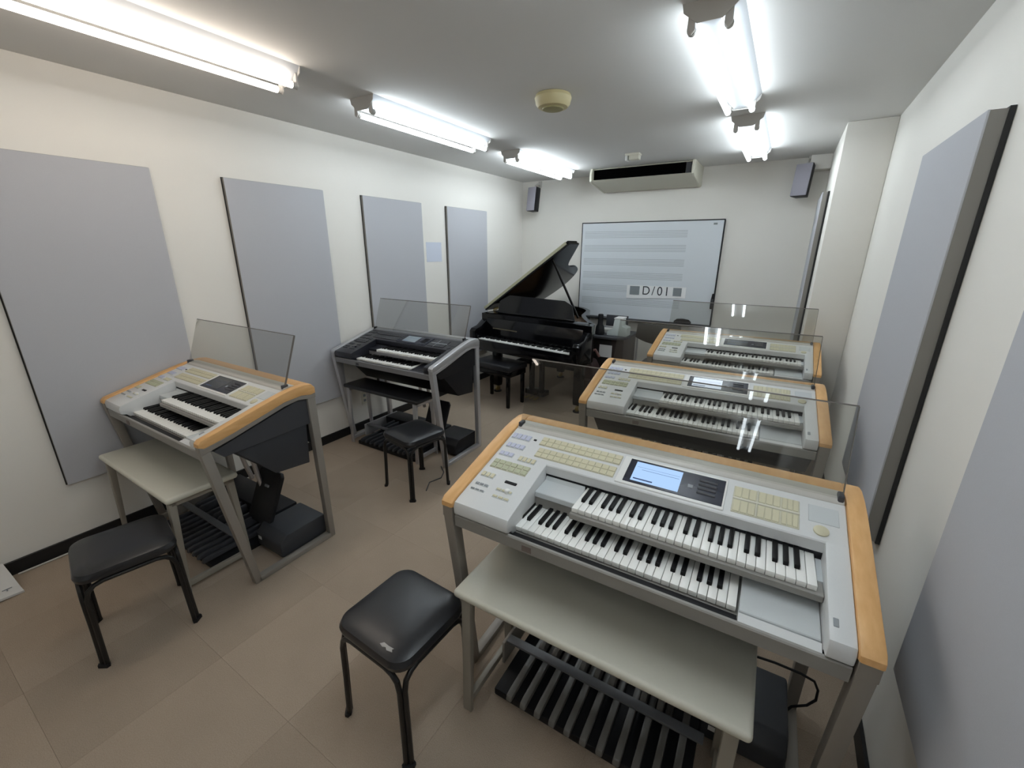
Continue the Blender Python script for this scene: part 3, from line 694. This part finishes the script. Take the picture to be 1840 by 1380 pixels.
# ---------------------------------------------------------------- ceiling devices
t = thing('smoke_detector', 'yellowed round smoke detector on the ceiling', 'smoke detector', (1.955, 2.67, RH))
obj('base', MB().lathe([(.085, 0), (.105, -.002), (.112, -.02), (.108, -.034)], 32), M['yellow'], t)
obj('housing', MB().lathe([(.108, -.033), (.104, -.052), (.09, -.068), (.065, -.072)], 32), M['yellow'], t)
obj('sensor_grille', MB().lathe([(.066, -.071), (.062, -.079), (.03, -.081)], 24), M['yellow_d'], t)
t = thing('ceiling_sensor', 'small cream box on the ceiling in front of the air conditioner', 'sensor', (1.88, 4.56, RH))
obj('plate', BX(-.07, .07, -.045, .045, -.02, 0, bev=.004), M['cream'], t)
obj('housing', BX(-.030, .066, -.04, .035, -.058, -.018, bev=.006), M['cream'], t)
obj('side_tab', BX(-.068, -.044, -.04, .035, -.062, -.018, bev=.003), M['white'], t)

# ---------------------------------------------------------------- wall loudspeakers
def speaker(label, loc, rz, tilt=.12):
    t = thing('wall_speaker', label, 'loudspeaker', loc, rz, 'small loudspeakers high on the back wall')
    m = Matrix.Rotation(-tilt, 4, 'X')
    obj('cabinet', MB().prism([(-.075, 0), (.075, 0), (.055, .10), (-.055, .10)], 'z', -.15, .15, bev=.006, mtx=m), M['black'], t)
    obj('grille', MB().prism([(-.072, -.147), (.072, -.147), (.072, .147), (-.072, .147)], 'y', -.016, .001, bev=.006, seg=2, mtx=m), M['spk'], t)
    obj('bracket', MB().tube([(0, .07, .08), (0, .07, .17), (0, .11, .19), (0, .16, .19)], .011, 8), M['socket'], t)
    obj('mount_plate', BX(-.03, .03, .150, .165, .15, .23, bev=.003), M['socket'], t)
    return t
speaker('small loudspeaker with lavender-grey grille high at right beside the pillar', (3.315, 5.42, 2.375), -.36)
speaker('small loudspeaker high in the left back corner above the piano', (.275, 5.40, 2.355), -.30)

# ---------------------------------------------------------------- desk and things on it
DK = thing('side_desk', 'dark brown side desk with rounded corner between piano and whiteboard', 'desk', (1.58, 5.06, 0))
tp = [(-.12, .30), (-.12, -.26)] + [(.14+.16*math.cos(a), -.10+.16*math.sin(a)) for a in [math.radians(-90+15*k) for k in range(7)]] + [(.30, .30)]
obj('desk_top', MB().prism(tp, 'z', .70, .728, bev=.004, seg=1, caps_only=True), M['darkgrey'], DK)
obj('side_panel', BX(.12, .27, -.20, .29, 0, .70, bev=.003), M['cab'], DK)
obj('side_panel', BX(-.12, -.10, -.22, .29, 0, .70, bev=.003), M['cab'], DK)
obj('front_panel', BX(-.10, .12, -.19, -.17, .02, .70, bev=.002), mat('very_dark_board', (.012, .009, .009), .5), DK)
o = obj('note', BX(-.02, .135, -.2045, -.2015, .47, .62), M['paper'], DK); o['label'] = 'white paper note on the front'
t = thing('dispenser', 'white plastic dispenser on the side desk', 'dispenser', (1.735, 5.0, .728))
obj('body', MB().prism([(-.12, 0), (.12, 0), (.12, .10), (.06, .12), (.055, .205), (-.035, .205), (-.05, .09), (-.12, .04)], 'y', -.08, .08, bev=.006), M['glasswhite'], t)
obj('lid', BX(-.04, .062, -.082, .082, .20, .215, bev=.003), M['white'], t)
t = thing('spray_bottle', 'black bottle standing on the side desk left of dispenser', 'bottle', (1.525, 4.93, .728))
obj('body', MB().lathe([(.055, 0), (.058, .02), (.05, .09), (.032, .125), (.03, .18)], 20), M['black'], t)
obj('cap', MB().lathe([(.031, .18), (.032, .235), (.026, .245)], 20), M['black'], t)
t = thing('paper_tray', 'grey tray on the side desk behind the piano', 'tray', (1.53, 5.12, .728))
obj('tray', MB().box(-.075, .075, -.09, .09, 0, .018, bev=.004).box(-.075, .075, .07, .09, 0, .06, bev=.003), M['silver'], t)
obj('papers', BX(-.07, .07, -.085, .068, .018, .045, bev=.002), M['socket'], t)
t = thing('dark_monitor', 'dark grey flat monitor at back of the side desk', 'monitor', (1.61, 5.30, .728))
obj('screen_panel', BX(-.14, .14, -.012, .012, .05, .19, bev=.004), M['darkgrey'], t)
obj('stand', MB().box(-.06, .06, -.05, .05, 0, .01, bev=.002).box(-.02, .02, .0, .02, .01, .10), M['black'], t)

# chair at the back, backpack
t = thing('stacking_chair', 'dark plastic-backed chair with thin metal legs behind farthest organ', 'chair', (2.27, 4.86, 0))
b = MB(); bp = []
for k in range(9):
    u = -1+2*k/8; bp.append((u*.24, .79-.06*(1-u*u)))
obj('backrest', MB().prism(bp + [(.225, .945), (-.225, .945)], 'y', -.185, -.165, bev=.006, seg=2), M['chairback'], t)
obj('seat', BX(-.22, .22, -.14, .28, .435, .46, bev=.012, seg=3), M['chairback'], t)
for sx in (-1, 1):
    obj('leg', MB().tube([(sx*.222, -.155, .92), (sx*.222, -.15, .60), (sx*.225, -.15, .43), (sx*.235, -.22, .0)], .010, 8), M['silver'], t)
    obj('leg', MB().tube([(sx*.215, -.12, .43), (sx*.215, .22, .43), (sx*.235, .27, 0)], .010, 8), M['silver'], t)
t = thing('backpack', 'dark maroon backpack with pinkish strap on floor beside the piano', 'bag', (1.52, 4.62, 0))
obj('body', MB().prism([(-.13, 0), (.13, 0), (.14, .20), (.12, .40), (.07, .49), (-.07, .49), (-.12, .40), (-.14, .20)], 'y', -.09, .09, bev=.035, seg=3), M['maroon'], t)
obj('pocket', MB().prism([(-.09, .05), (.09, .05), (.09, .27), (-.09, .27)], 'y', -.125, -.08, bev=.02, seg=3), M['maroon'], t)
obj('strap', MB().tube([(-.09, -.09, .30), (-.13, -.11, .42), (-.10, -.07, .52), (.0, -.03, .585), (.08, 0, .60), (.12, .03, .52)], .016, 8), M['pink'], t)
obj('charm', MB().lathe([(.01, -.035), (.035, -.01), (.03, .025), (.008, .035)], 14, Matrix.Translation((-.05, -.145, .33))), M['pink'], t)

# ---------------------------------------------------------------- small things on left wall and floor
tag(obj('notice_sheet', BX(0, .0025, 3.60, 3.845, 1.575, 1.78), M['bluepaper']), 'pale blue notice sheet on left wall between two far panels', 'notice')
t = thing('wall_outlet', 'small outlet plate low on left wall under the black organ', 'outlet', (0, 2.60, .31))
obj('cover_plate', BX(0, .008, -.035, .035, -.06, .06, bev=.003), M['cream'], t)
for k in (-1, 1): obj('socket_hole', BX(.0078, .0095, -.014, .014, k*.025-.012, k*.025+.012), M['greyprint'], t)
t = thing('folded_sheet', 'white crumpled vinyl sheet on floor at bottom left by skirting', 'sheet', (0, 0, 0))
sh = MB(); b = bmesh.new(); nx, ny = 10, 16; g = {}
for i in range(nx+1):
    for j in range(ny+1):
        u, v = i/nx, j/ny
        xx = .02+.215*u; yy = .165-.52*v + .02*u
        zz = .085*(1-u)**1.3 + .012 + .006*math.sin(9*v+3*u)*math.sin(5*u)
        g[i, j] = b.verts.new((xx, yy, zz))
for i in range(nx):
    for j in range(ny): b.faces.new((g[i, j], g[i, j+1], g[i+1, j+1], g[i+1, j]))
ext = bmesh.ops.extrude_face_region(b, geom=b.faces[:])
for v in ext['geom']:
    if isinstance(v, bmesh.types.BMVert): v.co.z = max(.001, v.co.z-.011)
bmesh.ops.recalc_face_normals(b, faces=b.faces[:]); sh._merge(b)
obj('sheet', sh, M['sheet'], t)
obj('printed_stroke', BX(.10, .112, .02, .075, .062, .064, mtx=Matrix.Translation((0, 0, -.012))), M['greyprint'], t)
obj('printed_stroke', BX(.178, .184, .12, .155, .0275, .029), M['greyprint'], t)
obj('printed_stroke', BX(.178, .20, .134, .139, .0275, .029), M['greyprint'], t)
tag(obj('cable', MB().tube([(.03, .20, .006), (.035, .45, .006), (.03, .75, .006), (.045, 1.1, .006), (.03, 1.5, .006)], .005, 8), M['socket']), 'thin grey cable along the left skirting', 'cable')
tag(obj('cable', MB().tube([(1.18, 2.36, .005), (1.26, 2.30, .005), (1.30, 2.22, .005), (1.27, 2.12, .005), (1.33, 2.02, .005)], .004, 8), M['darkgrey']), 'thin dark cable on carpet under stool by the black organ', 'cable')
